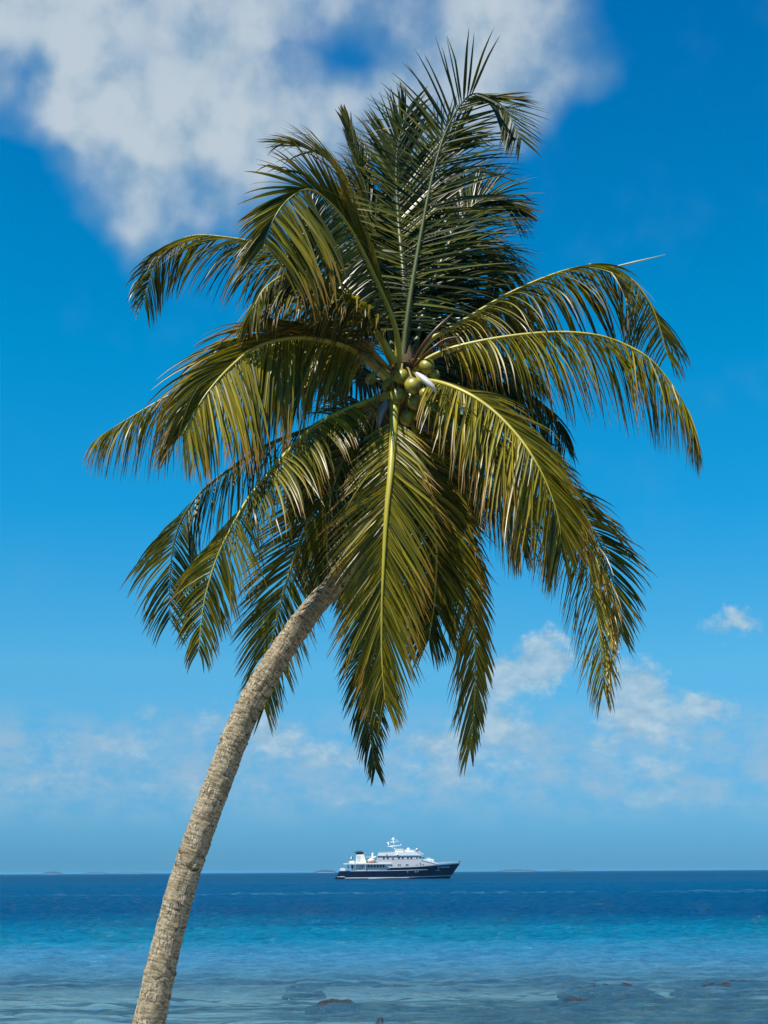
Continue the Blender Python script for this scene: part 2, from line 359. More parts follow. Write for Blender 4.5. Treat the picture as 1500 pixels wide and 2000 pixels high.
def trad(s):
    s = s * cum[-1]
    for i in range(len(cum) - 1):
        if s <= cum[i + 1] + 1e-6:
            f = (s - cum[i]) / (cum[i + 1] - cum[i]); return (tp[i][2] * (1 - f) + tp[i + 1][2] * f) / 2 * D0 / F
vs = []; fs = []; tcs = []; rings = []; NS = 56; n = len(path)
ringpos = [0]; rr = random.Random(4)
while ringpos[-1] < TL: ringpos.append(ringpos[-1] + rr.uniform(.07, .19))
amps = [rr.uniform(.3, 1) for _ in ringpos]; tilt = [(rr.uniform(-.03, .03), rr.uniform(0, 6.28)) for _ in ringpos]
ref = Vector((0, -1, 0)); ri = 0
for k in range(n):
    T = (path[min(k + 1, n - 1)] - path[max(k - 1, 0)]).normalized(); A = T.cross(ref).normalized(); B = A.cross(T).normalized()
    s = k / (n - 1); S = s * TL; r0 = trad(s) * .925
    r0 *= 1 + .03 * noise.noise(Vector((0, 0, S * 1.3)))
    for j in range(NS):
        th = j / NS * 2 * math.pi; cx, cy = math.cos(th), math.sin(th)
        q = S + .055 * noise.noise(Vector((cx * 1.6, cy * 1.6, S * 1.5))) + .02 * noise.noise(Vector((cx * 6, cy * 6, S * 4)))
        # ring index by position
        lo_, hi_ = 0, len(ringpos) - 1
        while hi_ - lo_ > 1:
            md = (lo_ + hi_) // 2
            if ringpos[md] <= q: lo_ = md
            else: hi_ = md
        f = (q - ringpos[lo_]) / (ringpos[hi_] - ringpos[lo_]); f = max(0, min(1, f)); am = amps[lo_] * (.6 + .8 * noise.noise(Vector((cx * 2, cy * 2, lo_ * 3.1))))
        d = .020 * am * (f ** 1.3) - .012 * am * math.exp(-((f - .0) / .12) ** 2)
        d += .009 * noise.fractal(Vector((cx * 2.5, cy * 2.5, S * 5)), .8, 2, 4) + .004 * noise.noise(Vector((cx * 8, cy * 8, S * 14)))
        rr_ = r0 + d
        vs.append(path[k] + A * cx * rr_ + B * cy * rr_); tcs.append((cx * .18, cy * .18, S))
        rings.append(max(0, am) * 1.3 * math.exp(-((f if f < .5 else f - 1) / .13) ** 2))
for k in range(n - 1):
    for j in range(NS): a = k * NS + j; b = k * NS + (j + 1) % NS; fs.append((a, b, b + NS, a + NS))
vs.append(path[-1] + Vector((0, 0, .05))); tcs.append((0, 0, TL)); rings.append(0)
for j in range(NS): fs.append(((n - 1) * NS + j, (n - 1) * NS + (j + 1) % NS, n * NS))
mesh_obj('trunk', vs, fs, mtr, palm, True, {'tc': ('FLOAT_VECTOR', tcs), 'ring': ('FLOAT', rings)}, off=base)

# leaf materials
mleaf, g = newmat('palm_leaflet')
ca = g.n('ShaderNodeAttribute'); ca.attribute_name = 'lc'; sc_ = g.n('ShaderNodeSeparateColor'); g.l(ca.outputs['Color'], sc_.inputs[0])
rnd_, tt, yel = sc_.outputs
base_c = g.ramp(rnd_, [(0, (.004, .011, .001)), (.5, (.016, .034, .002)), (1, (.074, .096, .005))])  # greens kept near black where yel is low, imitating self-shade of upright fronds
base_c = g.mix(yel, base_c, g.mix(rnd_, (.06, .07, .003), (.37, .29, .010)))
tipf = g.m('MULTIPLY', g.mr(g.m('ADD', tt, g.m('MULTIPLY', g.m('SUBTRACT', rnd_, .5), .5)), .62, 1.08), g.m('ADD', .22, g.m('MULTIPLY', yel, .9)), clamp=True)
base_c = g.mix(tipf, base_c, (.26, .12, .018))
pl = principled(g, base_c, g.m('ADD', .32, g.m('MULTIPLY', rnd_, .12)), .34); pl.inputs['Coat Weight'].default_value = .0; pl.inputs['Coat Roughness'].default_value = .22
tl = g.n('ShaderNodeBsdfTranslucent'); g.l(g.mix(1, base_c, (1.9, 1.8, .5), 'MULTIPLY'), tl.inputs[0])
mx = g.n('ShaderNodeMixShader'); mx.inputs[0].default_value = .24; g.l(pl.outputs[0], mx.inputs[1]); g.l(tl.outputs[0], mx.inputs[2]); out(g, mx.outputs[0])
def ribmat(name, a, b):
    m, g = newmat(name); nz = g.noise(g.n('ShaderNodeNewGeometry').outputs['Position'], 5, 5)
    out(g, principled(g, g.mix(nz, a, b), .4, .5, bump=nz, bs=.2, bd=.01).outputs[0]); return m
rib_g = ribmat('green_midrib', (.05, .065, .012), (.10, .11, .02)); rib_y = ribmat('yellow_midrib', (.24, .22, .02), (.40, .33, .03))

mspa_ = ribmat('pale_dry_leaf', (.35, .34, .22), (.5, .48, .36))
G_ = Vector((0, 0, -1))
def tube(pts, rad, mat, name, parent, flat=.75, ref=Vector((0, 0, 1))):
    vs = []; fs = []; n = len(pts); NS = 8
    for k, p in enumerate(pts):
        T = (pts[min(k + 1, n - 1)] - pts[max(k - 1, 0)]).normalized(); A = T.cross(ref)
        A = A.normalized() if A.length > 1e-3 else Vector((1, 0, 0)); B = A.cross(T)
        for j in range(NS):
            th = j / NS * 6.28318; vs.append(p + (A * math.cos(th) + B * math.sin(th) * flat) * rad[k])
    for k in range(n - 1):
        for j in range(NS): a = k * NS + j; b = k * NS + (j + 1) % NS; fs.append((a, b, b + NS, a + NS))
    fs.append(tuple(range(NS))[::-1]); fs.append(tuple((n - 1) * NS + j for j in range(NS)))
    return mesh_obj(name, vs, fs, mat, parent, True, off=base)

def frond(pts, L=1.15, side=None, droop=.3, n=86, yel=.2, lift=.15, start=.16, rw=.05, seed=0, a0=72, a1=24, wl=.036, twist=0, lf=1.0, rt=1.0, kink=.12, rib=None, label=None, asc=(1, 1), dsc=(1, 1), ladd=(0, 0), side2=None, tip=(.55, .62), face=None):
    """one feather leaf: a midrib through pts (photo x, photo y, metres behind the crown's centre) and two rows of leaflets"""
    rnd = random.Random(seed * 77 + 5)
    cps = [P(x, y, D0 + d) for x, y, d in pts]
    path, TLf = catmull(cps, .03); N_ = len(path) - 1
    hd = (cps[-1] - cps[0]); hd.z = 0
    S0 = Vector(side).normalized() if side else hd.normalized().cross(Vector((0, 0, 1)))
    rad = [max(.004, rw * (1 - k / N_) ** 1.1 * (1 if k / N_ > .08 else 1 + 5 * (.08 - k / N_)) + .005) for k in range(N_ + 1)]
    vs = []; fs = []; col = []; NSG = 8
    ph = rnd.uniform(0, 100); Tm = (cps[-1] - cps[0]).normalized(); nz_ = (S0 - Tm * S0.dot(Tm)).cross(Tm).normalized()
    if face: nz_ = Vector((0, 0, 1))
    nsg = -1 if nz_.z < -.12 or (abs(nz_.z) <= .12 and nz_.y > 0 and cps[-1].z < cps[0].z) else 1
    n = int(n * 1.32); rw *= .68; L = L * 1.2 if abs(L - 1.15) > .001 else L; start *= .85
    for sgn, sc, am_, dm_, la_ in ((-1, lf, asc[0], dsc[0], ladd[0]), (1, rt, asc[1], dsc[1], ladd[1])):
        for i in range(n):
            t = start + (1 - start) * ((i + rnd.uniform(.2, .8)) / n); k = min(N_ - 1, int(t * N_)); f = t * N_ - k
            p = path[k].lerp(path[k + 1], f); T = (path[min(k + 2, N_)] - path[max(k - 1, 0)]).normalized()
            if rnd.random() < .05: continue
            Sx = S0
            if side2:
                e_ = max(0, min(1, (t - .5) / .38)); e_ = e_ * e_ * (3 - 2 * e_); Sx = (S0 * (1 - e_) + Vector(side2).normalized() * e_).normalized()
            if face: Sx = T.cross(Vector(face))
            S = Sx - T * Sx.dot(T); S.normalize(); Nn = S.cross(T)
            Nn = Nn * nsg
            if twist:
                q = Matrix.Rotation(twist * t, 3, T); S = q @ S; Nn = q @ Nn
            u = (t - start) / (1 - start)
            prof = min(1, .5 + 2.2 * u) * (1 - tip[1] * max(0, (u - tip[0]) / (1 - tip[0])) ** 1.5)
            ll = L * sc * prof * rnd.uniform(.88, 1.07)
            low_ = noise.noise(Vector((ph, u * 7, sgn * 3.0)))
            a = R((a0 + (a1 - a0) * u ** 1.1) * (am_ * (.45 + .95 * u) if face and sgn > 0 else am_) + rnd.uniform(-5, 5) + 11 * low_)
            lv = (lift + la_) * max(.15, math.hypot(T.x, T.y)) + rnd.gauss(0, .10) + .22 * noise.noise(Vector((ph + 9, u * 9, sgn * 2.0)))
            d = T * math.cos(a) + (S * sgn * math.cos(lv) + Nn * math.sin(lv)) * math.sin(a)
            q0 = p + S * sgn * rad[k] * .7
            dr = droop * dm_ * rnd.uniform(.6, 1.4) * (1 - .45 * max(0, u - .5))
            tw = rnd.gauss(0, .6); Wd = wl * .98 * rnd.uniform(.75, 1.15) * (.65 + .35 * prof)
            kk = rnd.randint(3, 6) if rnd.random() < kink else 99
            Nl = (Nn * .9 + T * .45 * 1 + S * tw * .8).normalized()
            r_ = rnd.random(); yy = max(0, min(1, yel + .25 * noise.noise(Vector((ph, u * 5, sgn * 1.0))) + rnd.gauss(0, .07)))
            cur = q0.copy(); b0 = len(vs); seg = ll / NSG
            for s in range(NSG + 1):
                x = s / NSG
                w_ = Wd * (min(1, .35 + x * 4) * (1 - x ** 2.6)) * .5 + .0012
                Wv = d.cross(Nl); Wv = Wv.normalized() if Wv.length > 1e-4 else S
                Mn = Wv.cross(d)
                vs += [cur - Wv * w_ + Mn * w_ * .5, cur, cur, cur + Wv * w_ + Mn * w_ * .5]
                col += [(r_, x, yy, 1)] * 4
                if s < NSG:
                    g_ = dr * (x + .12) * (2.2 if s >= kk else 1) + (.9 if s == kk else 0)
                    dd_ = d + G_ * g_ * .55; Nl = (Nl - d * Nl.dot(d)); d = dd_.normalized(); Nl = Nl - d * Nl.dot(d)
                    Nl = Nl.normalized() if Nl.length > 1e-3 else Nn.copy()
                    d = (d + Vector((rnd.gauss(0, .018), rnd.gauss(0, .018), 0))).normalized()
                    cur = cur + d * seg
            for s in range(NSG):
                o_ = b0 + 4 * s
                fs.append((o_, o_ + 1, o_ + 5, o_ + 4)); fs.append((o_ + 2, o_ + 3, o_ + 7, o_ + 6))
    fo_ = mesh_obj('frond', vs, fs, mleaf, palm, True, {'lc': ('FLOAT_COLOR', col)}, off=base)
    if label: fo_['label'] = label
    tube(path, rad, rib or (rib_y if yel > .3 else rib_g), 'midrib', fo_)
    return fo_

X = (1, 0, 0)
# upright fronds
frond([(785, 730, 0), (797, 610, 0), (818, 480, .05), (848, 330, .1), (880, 238, .1), (925, 183, 0), (985, 210, -.1), (1018, 272, -.2)], 1.22, X, .13, 78, .10, .12, .13, .05, 1, 88, 22, .046, kink=.05, tip=(.35, .72))
frond([(790, 720, .3), (790, 560, .6), (778, 420, .9), (775, 300, 1.0), (795, 215, 1.0)], 1.36, X, .10, 92, .08, .1, .15, .06, 2, 75, 15, lf=.8, rt=.8, wl=.045)
frond([(800, 720, .3), (830, 600, .5), (870, 490, .8), (915, 410, 1.0), (960, 388, 1.0), (1000, 410, 1.0)], 1.12, (.8, -.3, -.5), .22, 96, .08, -.05, .18, .06, 3, 70, 22, wl=.045)
frond([(800, 720, .4), (840, 620, .9), (880, 530, 1.3), (920, 480, 1.6), (955, 500, 1.8), (975, 560, 1.9)], 1.12, (.75, -.3, -.5), .28, 96, .05, -.1, .15, .06, 4, 75, 25, wl=.045)
frond([(780, 720, .3), (760, 600, .6), (738, 480, .8), (712, 360, .9), (694, 295, .9), (677, 232, .9)], .62, (.8, .5, 0), .02, 50, .05, .05, .45, .055, 5, 14, 6, .05, kink=0, label='young unopened spear frond standing straight up')
frond([(785, 700, .2), (800, 600, .5), (790, 500, .9), (740, 420, 1.3), (700, 400, 1.5)], 1.1, None, .3, 70, .05, -.1, .2, .06, 30)
# left fan, upper
frond([(778, 730, -.1), (772, 640, -.3), (722, 520, -.6), (680, 440, -.9), (640, 392, -1.1), (600, 370, -1.3), (560, 392, -1.5), (532, 432, -1.7), (515, 478, -1.8)], 1.32, None, .28, 92, .4, 0, .22, .042, 6, 74, 40, .042, label='arching front frond, its leaflets hanging like a curtain', tip=(.8, .4), face=(.3, -1, .15), ladd=(0, 0), asc=(1.4, .3), rt=.62, dsc=(2.3, .6))
frond([(775, 720, .3), (745, 560, .6), (715, 440, .8), (688, 375, .9), (655, 325, 1.0), (608, 292, 1.0), (560, 280, 1.0)], .98, None, .22, 80, .22, -.15, .28, .05, 7, 60, 18, asc=(1, .6), dsc=(1, .6))
frond([(770, 710, 0), (700, 600, 0), (620, 535, 0), (520, 482, .1), (440, 464, .1), (372, 462, .1), (322, 490, .1), (295, 540, .1), (281, 590, .1)], .92, None, .34, 104, .35, -.75, .16, .058, 8, 76, 32, .034, side2=(.5, .8, 0))
frond([(770, 710, -.2), (715, 610, -.5), (640, 555, -.8), (570, 535, -1.1), (520, 560, -1.3), (492, 605, -1.4)], 1.1, None, .42, 90, .35, -.8, .14, .055, 9, 66, 28)
# left, middle
frond([(765, 745, -.1), (700, 690, -.4), (627, 664, -.7), (564, 661, -.9), (502, 677, -1.1), (454, 713, -1.3), (414, 755, -1.5), (385, 796, -1.6), (355, 850, -1.7)], 1.38, None, .36, 110, .7, 0, .16, .062, 10, 76, 32, .036, label='broad yellowing frond sweeping left', face=(.25, -1, .2), dsc=(1.1, 1.2), rt=.9, asc=(1, .36))
frond([(765, 745, 0), (690, 690, .1), (610, 668, .1), (520, 680, .1), (430, 718, 0), (330, 772, 0), (255, 815, -.1), (190, 856, -.1)], 1.14, None, .5, 136, .75, -.95, .15, .055, 11, 82, 34, .034)
frond([(765, 760, .3), (700, 715, .8), (640, 690, 1.2), (580, 710, 1.5), (530, 760, 1.7)], 1.05, None, .45, 80, .1, -.6, .15, .05, 31)
# left, lower
frond([(765, 770, .1), (700, 800, .4), (610, 835, .6), (517, 872, .7), (448, 917, .8), (396, 958, .8), (358, 1010, .8), (340, 1060, .8), (332, 1130, .8), (332, 1210, .8)], .98, (.35, -1, .1), .36, 98, .20, -.8, .18, .052, 12, 76, 32, .034, side2=(1, .1, 0), twist=0)
frond([(765, 770, -.3), (690, 795, -.6), (614, 833, -.9), (559, 885, -1.1), (517, 934, -1.3), (483, 976, -1.4), (448, 1038, -1.5), (420, 1100, -1.5), (398, 1180, -1.5), (388, 1270, -1.5)], .92, (.5, -1, 0), .38, 104, .5, -.8, .16, .052, 13, 76, 32, .034, side2=(1, .1, 0), twist=0, tip=(.4, .72))
frond([(765, 790, .3), (700, 850, .6), (645, 930, .8), (605, 1015, .9), (572, 1100, .9), (545, 1190, .9), (528, 1274, .9), (516, 1385, .9)], .85, (1, -.35, .1), .16, 104, .35, -.15, .2, .05, 14, 58, 24, .033)
frond([(765, 780, .1), (720, 820, .2), (680, 880, .3), (650, 960, .4), (640, 1050, .4), (640, 1130, .4)], .9, (1, -.4, 0), .3, 90, .12, -.1, .12, .045, 15, 60, 25)
frond([(770, 790, .5), (740, 850, .9), (720, 950, 1.2), (705, 1060, 1.3), (700, 1150, 1.3)], 1.0, (1, -.2, 0), .25, 90, .08, -.1, .12, .045, 16, 62, 25)
frond([(770, 780, .6), (720, 800, 1.2), (660, 850, 1.6), (610, 920, 1.9), (590, 990, 2)], .95, (.8, -.8, 0), .35, 80, .1, -.1, .12, .045, 32, 62, 25)
# centre, hanging
frond([(772, 775, -.5), (768, 850, -.9), (763, 920, -1.1), (755, 1000, -1.2), (749, 1100, -1.25), (746, 1200, -1.25), (746, 1290, -1.2), (752, 1370, -1.2)], 1.15, X, .13, 118, .62, .05, .15, .058, 17, 50, 16, .034, kink=.03, label='frond hanging straight down in front, its yellow midrib towards the viewer')
frond([(775, 790, .4), (760, 900, 1.0), (745, 1050, 1.3), (728, 1200, 1.4), (716, 1330, 1.4), (722, 1430, 1.4), (733, 1500, 1.4)], .62, X, .22, 110, .0, -.1, .3, .045, 18, 52, 22, .03, rib=rib_g, label='dark frond hanging lowest behind the front one')
frond([(785, 790, .0), (815, 860, .0), (838, 960, 0), (852, 1060, 0), (850, 1160, 0), (838, 1250, 0)], .95, (1, -.3, 0), .22, 100, .4, 0, .14, .045, 19, 55, 22)
frond([(790, 780, .3), (825, 860, .6), (847, 921, .7), (871, 983, .8), (896, 1036, .8), (913, 1107, .8), (925, 1189, .8), (929, 1272, .8), (926, 1380, .8), (918, 1464, .8)], .92, (.75, -.8, .0), .30, 110, .72, -.1, .2, .05, 20, 48, 20, .036, rt=.6)
frond([(780, 790, .6), (800, 880, 1.1), (820, 980, 1.3), (830, 1090, 1.4), (830, 1180, 1.4)], .95, X, .25, 90, .08, -.1, .12, .045, 33, 58, 22)
# right, lower
frond([(800, 745, -.3), (850, 746, -.6), (905, 765, -.9), (960, 800, -1.1), (1010, 850, -1.3), (1045, 900, -1.45), (1072, 955, -1.5), (1092, 1020, -1.5), (1096, 1075, -1.5)], 1.35, (-.8, -.6, -.35), .26, 108, .75, -.35, .13, .05, 21, 60, 22, .036, label='bright frond curving down to the right in front', rib=rib_y, lf=.7)
frond([(800, 770, .1), (880, 800, .3), (970, 860, .5), (1050, 920, .5), (1105, 985, .5), (1140, 1065, .5), (1160, 1150, .5), (1172, 1240, .5), (1179, 1345, .5)], 1.0, (.35, -1, 0), .42, 112, .9, -.9, .2, .052, 22, 82, 34, .036, twist=0, side2=None)
frond([(800, 765, .4), (890, 780, .9), (990, 845, 1.3), (1080, 940, 1.5), (1140, 1010, 1.5), (1180, 1080, 1.5), (1202, 1160, 1.5), (1212, 1240, 1.5)], .82, (.7, -.8, .1), .26, 98, .3, -.4, .25, .048, 23, 58, 24, .033, side2=(1, -.1, 0), twist=0)
frond([(795, 770, -.2), (850, 800, -.5), (915, 860, -.7), (965, 930, -.8), (1000, 1000, -.9), (1015, 1060, -.9)], 1.0, (.5, -1, 0), .4, 90, .2, -.1, .14, .045, 24, 58, 26)
# right, middle
frond([(800, 745, .3), (880, 735, .9), (960, 742, 1.2), (1030, 770, 1.3), (1075, 810, 1.4), (1105, 870, 1.4)], .95, None, .5, 96, .08, -.9, .14, .05, 25, 76, 32)
frond([(795, 735, -.1), (840, 700, -.2), (896, 678, -.3), (989, 659, -.4), (1083, 650, -.5), (1157, 654, -.6), (1213, 670, -.6), (1262, 696, -.7), (1299, 734, -.7), (1336, 790, -.7), (1364, 860, -.7)], 1.12, None, .55, 112, .65, -1.0, .18, .055, 26, 82, 34, .036, label='long frond arching right with yellow leaflet tips', asc=(.9, .9))
frond([(795, 725, .1), (840, 665, .2), (896, 633, .2), (989, 577, .3), (1083, 536, .3), (1154, 519, .3), (1200, 524, .3), (1243, 555, .3), (1273, 599, .3), (1290, 644, .3), (1303, 692, .3)], 1.12, None, .42, 108, .4, -.85, .18, .055, 27, 82, 46, .036, twist=-.3, kink=.14, side2=(-.95, -.3, 0))
frond([(795, 740, .5), (850, 700, 1.1), (920, 690, 1.6), (990, 700, 1.9), (1040, 740, 2.1)], 1.0, None, .42, 80, .08, -.8, .16, .05, 34)

frond([(800, 740, .5), (860, 640, 1.0), (930, 590, 1.5), (990, 600, 1.9), (1020, 650, 2.1)], 1.1, None, .4, 84, .08, -.7, .13, .05, 35)
frond([(770, 740, .5), (700, 660, 1.0), (640, 620, 1.5), (590, 640, 1.9), (560, 690, 2.0)], 1.1, None, .4, 84, .08, -.7, .13, .05, 36)
frond([(785, 720, .6), (800, 560, 1.2), (835, 440, 1.7), (870, 360, 2.0)], 1.05, X, .2, 96, .05, -.1, .13, .05, 37, wl=.045)
frond([(775, 740, .4), (740, 620, .9), (690, 520, 1.3), (640, 470, 1.5), (600, 480, 1.6)], 1.05, None, .4, 84, .12, -.5, .13, .05, 38)
frond([(785, 760, .6), (810, 800, 1.1), (850, 860, 1.5), (880, 940, 1.7), (885, 1010, 1.7)], 1.0, None, .35, 84, .08, -.4, .1, .05, 39)
frond([(792, 720, .4), (808, 560, .8), (826, 430, 1.1), (856, 310, 1.3), (900, 256, 1.3)], 1.25, X, .14, 96, .05, .0, .13, .045, 40, 80, 20, wl=.042)
frond([(788, 720, .5), (775, 580, .9), (748, 470, 1.2), (738, 380, 1.4)], 1.12, X, .16, 90, .05, -.1, .13, .045, 41, wl=.042)
# stray leaflet sticking out of the upper right frond
bm_pts = [P(1196, 523, D0 + .3), P(1240, 512, D0 + .2), P(1300, 497, D0 + .1)]

tube([P(1150, 516, D0 + .3)] + bm_pts, [.012, .02, .018, .004], mspa_, 'dry_leaflet', palm)
# coconuts, stalks, flower sheaths
def nutmat():
    m, g = newmat('coconut_husk'); tc = g.n('ShaderNodeTexCoord').outputs['Object']; oi = g.n('ShaderNodeObjectInfo').outputs['Random']
    nz = g.noise(g.v('MULTIPLY', tc, (4, 4, 1.5)), 5, 6, .6)
    c = g.mix(g.m('ADD', g.m('MULTIPLY', nz, .7), g.m('MULTIPLY', oi, .3)), (.10, .11, .007), (.36, .31, .02))
    c = g.mix(g.mr(g.noise(tc, 9, 5), .56, .66), c, (.13, .07, .025)); out(g, principled(g, c, .38, .5, bump=nz, bs=.2, bd=.01).outputs[0]); return m
mnut = nutmat(); mstem = ribmat('fruit_stalk', (.16, .13, .03), (.28, .2, .06)); mbrown = ribmat('dead_sheath', (.035, .016, .005), (.13, .06, .018))
mcap = ribmat('coconut_cap', (.10, .08, .03), (.2, .14, .06))
heart = P(788, 735, D0)
for i, (x, y, r, d) in enumerate([(784, 736, 17, -.55), (806, 753, 18, -.70), (776, 774, 18, -.62), (809, 786, 16, -.55), (795, 817, 16, -.5), (834, 716, 17, -.45), (831, 770, 14, -.45), (848, 732, 12, -.4), (724, 740, 12, -.4), (758, 752, 14, -.3), (815, 808, 14, -.35)]):
    c = P(x, y, D0 + d); r = r * D0 / F * .90
    bm = bmesh.new(); bmesh.ops.create_uvsphere(bm, u_segments=24, v_segments=16, radius=1)
    for v in bm.verts:
        th = math.atan2(v.co.y, v.co.x); k = 1 + .05 * math.cos(3 * th) * (1 - v.co.z ** 2); z = v.co.z
        v.co = Vector((v.co.x * k * r, v.co.y * k * r, z * r * 1.14 * (1 + .06 * (z < 0) * abs(z))))
    o = bm_obj('coconut', bm, mnut, palm, True)
    out_dir = (c - heart).normalized(); o.rotation_euler = (out_dir * .7 + Vector((0, 0, -.9))).to_track_quat('-Z', 'Y').to_euler(); o.location = c - base
    up = o.rotation_euler.to_matrix() @ Vector((0, 0, 1))
    bm = bmesh.new(); bmesh.ops.create_cone(bm, cap_ends=True, segments=12, radius1=r * .42, radius2=r * .16, depth=r * .28)
    cp_ = bm_obj('coconut_cap', bm, mcap, o, True); cp_.location = (0, 0, r * 1.12)
    a = c + up * r * 1.15
    st, _ = catmull([a, a.lerp(heart, .5) + Vector((0, -.05, .12)), heart], .04); tube(st, [.014] * len(st), mstem, 'fruit_stalk', palm)
mspa, g = newmat('pale_flower_sheath'); tc = g.n('ShaderNodeTexCoord').outputs['Object']; nz = g.noise(g.v('MULTIPLY', tc, (1, 1, 1)), 14, 4)
out(g, principled(g, g.mix(nz, (.34, .33, .30), (.52, .50, .46)), .5).outputs[0])
mspshade = ribmat('shaded_flower_sheath', (.10, .095, .09), (.26, .25, .24))  # darker copy of the pale sheath, frond shadow put into its colour
def spathe(pts, rmax, mat, name='flower_sheath'):
    p, L = catmull([P(x, y, D0 + d) for x, y, d in pts], .012); n = len(p) - 1
    tube(p, [max(.004, rmax * math.sin(math.pi * min(1, (k / n) * .93 + .05)) ** .7) for k in range(n + 1)], mat, name, palm)
spathe([(813, 728, -1.05), (830, 742, -1.15), (843, 754, -1.2), (853, 767, -1.2)], .058, mspa)
spathe([(758, 778, -.5), (750, 795, -.66), (743, 815, -.7), (740, 838, -.7)], .055, mspshade)
spathe([(800, 725, -.2), (822, 682, -.45), (850, 645, -.55), (884, 612, -.5)], .032, mbrown, 'dry_sheath')
spathe([(800, 725, -.2), (840, 685, -.6), (868, 664, -.6), (898, 657, -.65)], .028, mbrown, 'dry_sheath')
spathe([(770, 730, -.1), (740, 700, -.4), (715, 668, -.5), (700, 655, -.5)], .04, mstem, 'fruit_stalk')
# flower spikelets left of the heart
def spikes(cx, cy, d, n, rl, seed, spread=(-1, 1)):
    rnd = random.Random(seed); vs = []; fs = []; o0 = P(cx, cy, D0 + d)
    for i in range(n):
        dv = Vector((rnd.uniform(*spread), rnd.uniform(-.8, .4), rnd.uniform(-.5, .9))).normalized(); p = o0.copy(); L = rl * rnd.uniform(.5, 1); prev = None
        for s in range(7):
            w_ = .009 * (1 - s / 8); a = Vector((w_, 0, 0)); b = Vector((0, w_, 0)); c = Vector((0, 0, w_)); k = len(vs); vs += [p + a, p + b, p - a, p - b]
            if prev is not None:
                for j in range(4): fs.append((prev + j, prev + (j + 1) % 4, k + (j + 1) % 4, k + j))
            prev = k; dv = (dv + Vector((rnd.gauss(0, .12), rnd.gauss(0, .12), -.16))).normalized(); p = p + dv * L / 6
    mesh_obj('flower_spray', vs, fs, mstem, palm, off=base)
spikes(725, 690, -.5, 70, .42, 1, (-1, .3)); spikes(735, 800, -.5, 60, .4, 2, (-1, .3)); spikes(860, 680, -.4, 40, .4, 3, (-.2, 1))
# woven fibre round the bases of the fronds
mfib, g = newmat('leaf_base_fibre'); fz = g.noise(g.v('MULTIPLY', g.n('ShaderNodeTexCoord').outputs['Object'], (30, 30, 4)), 2, 6, .7)
out(g, principled(g, g.ramp(fz, [(.3, (.02, .014, .008)), (.6, (.10, .07, .035)), (.8, (.2, .14, .08))]), .9, .2, bump=fz, bs=.8, bd=.02).outputs[0])
pp, _ = catmull([P(x, y, D0 + .1) for x, y in ((772, 870), (782, 810), (787, 750), (790, 690), (792, 650))], .03)
vs = []; fs = []; n = len(pp)
for k, p in enumerate(pp):
    for j in range(32):
        th = j / 32 * 6.283; u = k / (n - 1); r = (.15 + .10 * math.sin(math.pi * min(1, u * 1.05)) ** .8 - .12 * max(0, u - .6) / .4) + .05 * noise.fractal(Vector((math.cos(th) * 2, math.sin(th) * 2, u * 4)), .8, 2, 4)
        vs.append(p + Vector((math.cos(th) * r, math.sin(th) * r, 0)))
for k in range(n - 1):
    for j in range(32): a = k * 32 + j; b = k * 32 + (j + 1) % 32; fs.append((a, b, b + 32, a + 32))
mesh_obj('leaf_base_fibre', vs, fs, mfib, palm, True, off=base)

# ---------------------------------------------------------------- ship
SY = 586.0
sp0 = P(630 + 130 / 5.357, 1716, SY); SM = 50 / 1270.0      # metres per unit of the drawing: stern at 130, waterline at 520
ship = empty('motor_yacht', (sp0.x, SY, 0))
tag(ship, 'dark blue hulled expedition yacht with white upper decks, anchored on the sea below the palm', 'ship')
def SX(u): return (u - 130) * SM
def SZ(v): return (520 - v) * SM
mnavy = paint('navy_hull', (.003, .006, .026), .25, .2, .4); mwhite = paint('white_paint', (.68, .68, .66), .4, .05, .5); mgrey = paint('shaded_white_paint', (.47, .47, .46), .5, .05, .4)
mcream = paint('cream_paint', (.72, .66, .48), .5, .06); mblack = paint('black_paint', (.015, .02, .03), .4); mglass = paint('dark_glass', (.012, .02, .035), .08, .2)
mboot = paint('dark_bottom_paint', (.03, .012, .02), .5); morange = paint('pale_orange_plastic', (.62, .30, .18), .5); mred = paint('red_ring', (.5, .04, .06), .5); mdeck = paint('teak_deck', (.35, .25, .15), .7); mblue = paint('blue_cover', (.02, .08, .3), .6)
mteal = paint('pale_green_paint', (.35, .5, .48), .5)
HALF = 5.0
def lerp_tab(t, x):
    for (a, ya), (b, yb) in zip(t, t[1:]):
        if x <= b: return ya + (yb - ya) * max(0, min(1, (x - a) / (b - a)))
    return t[-1][1]
BOT = 545
DECK = [(130, 440), (650, 432), (668, 408), (900, 402), (1100, 392), (1250, 382), (1402, 370)]
def hull_half(u, v):     # half breadth of the hull at station u, height v
    kz = max(0, min(1, (520 - v) / 150))
    stem = 1290 + (1402 - 1290) * max(0, (520 - v) / 150)       # raked stem
    stern = 130 + 48 * max(0, min(1, (520 - v) / 80)) - 0
    x = (u - stern) / max(1, stem - stern)
    x = max(0, min(1, x)); fore = 1 - max(0, (x - .58) / .42) ** (2.0 + 1.2 * kz)
    aft = .82 + .18 * min(1, x / .2)
    return HALF * fore * aft * (.86 + .14 * kz) * (.8 if v > 520 else 1)
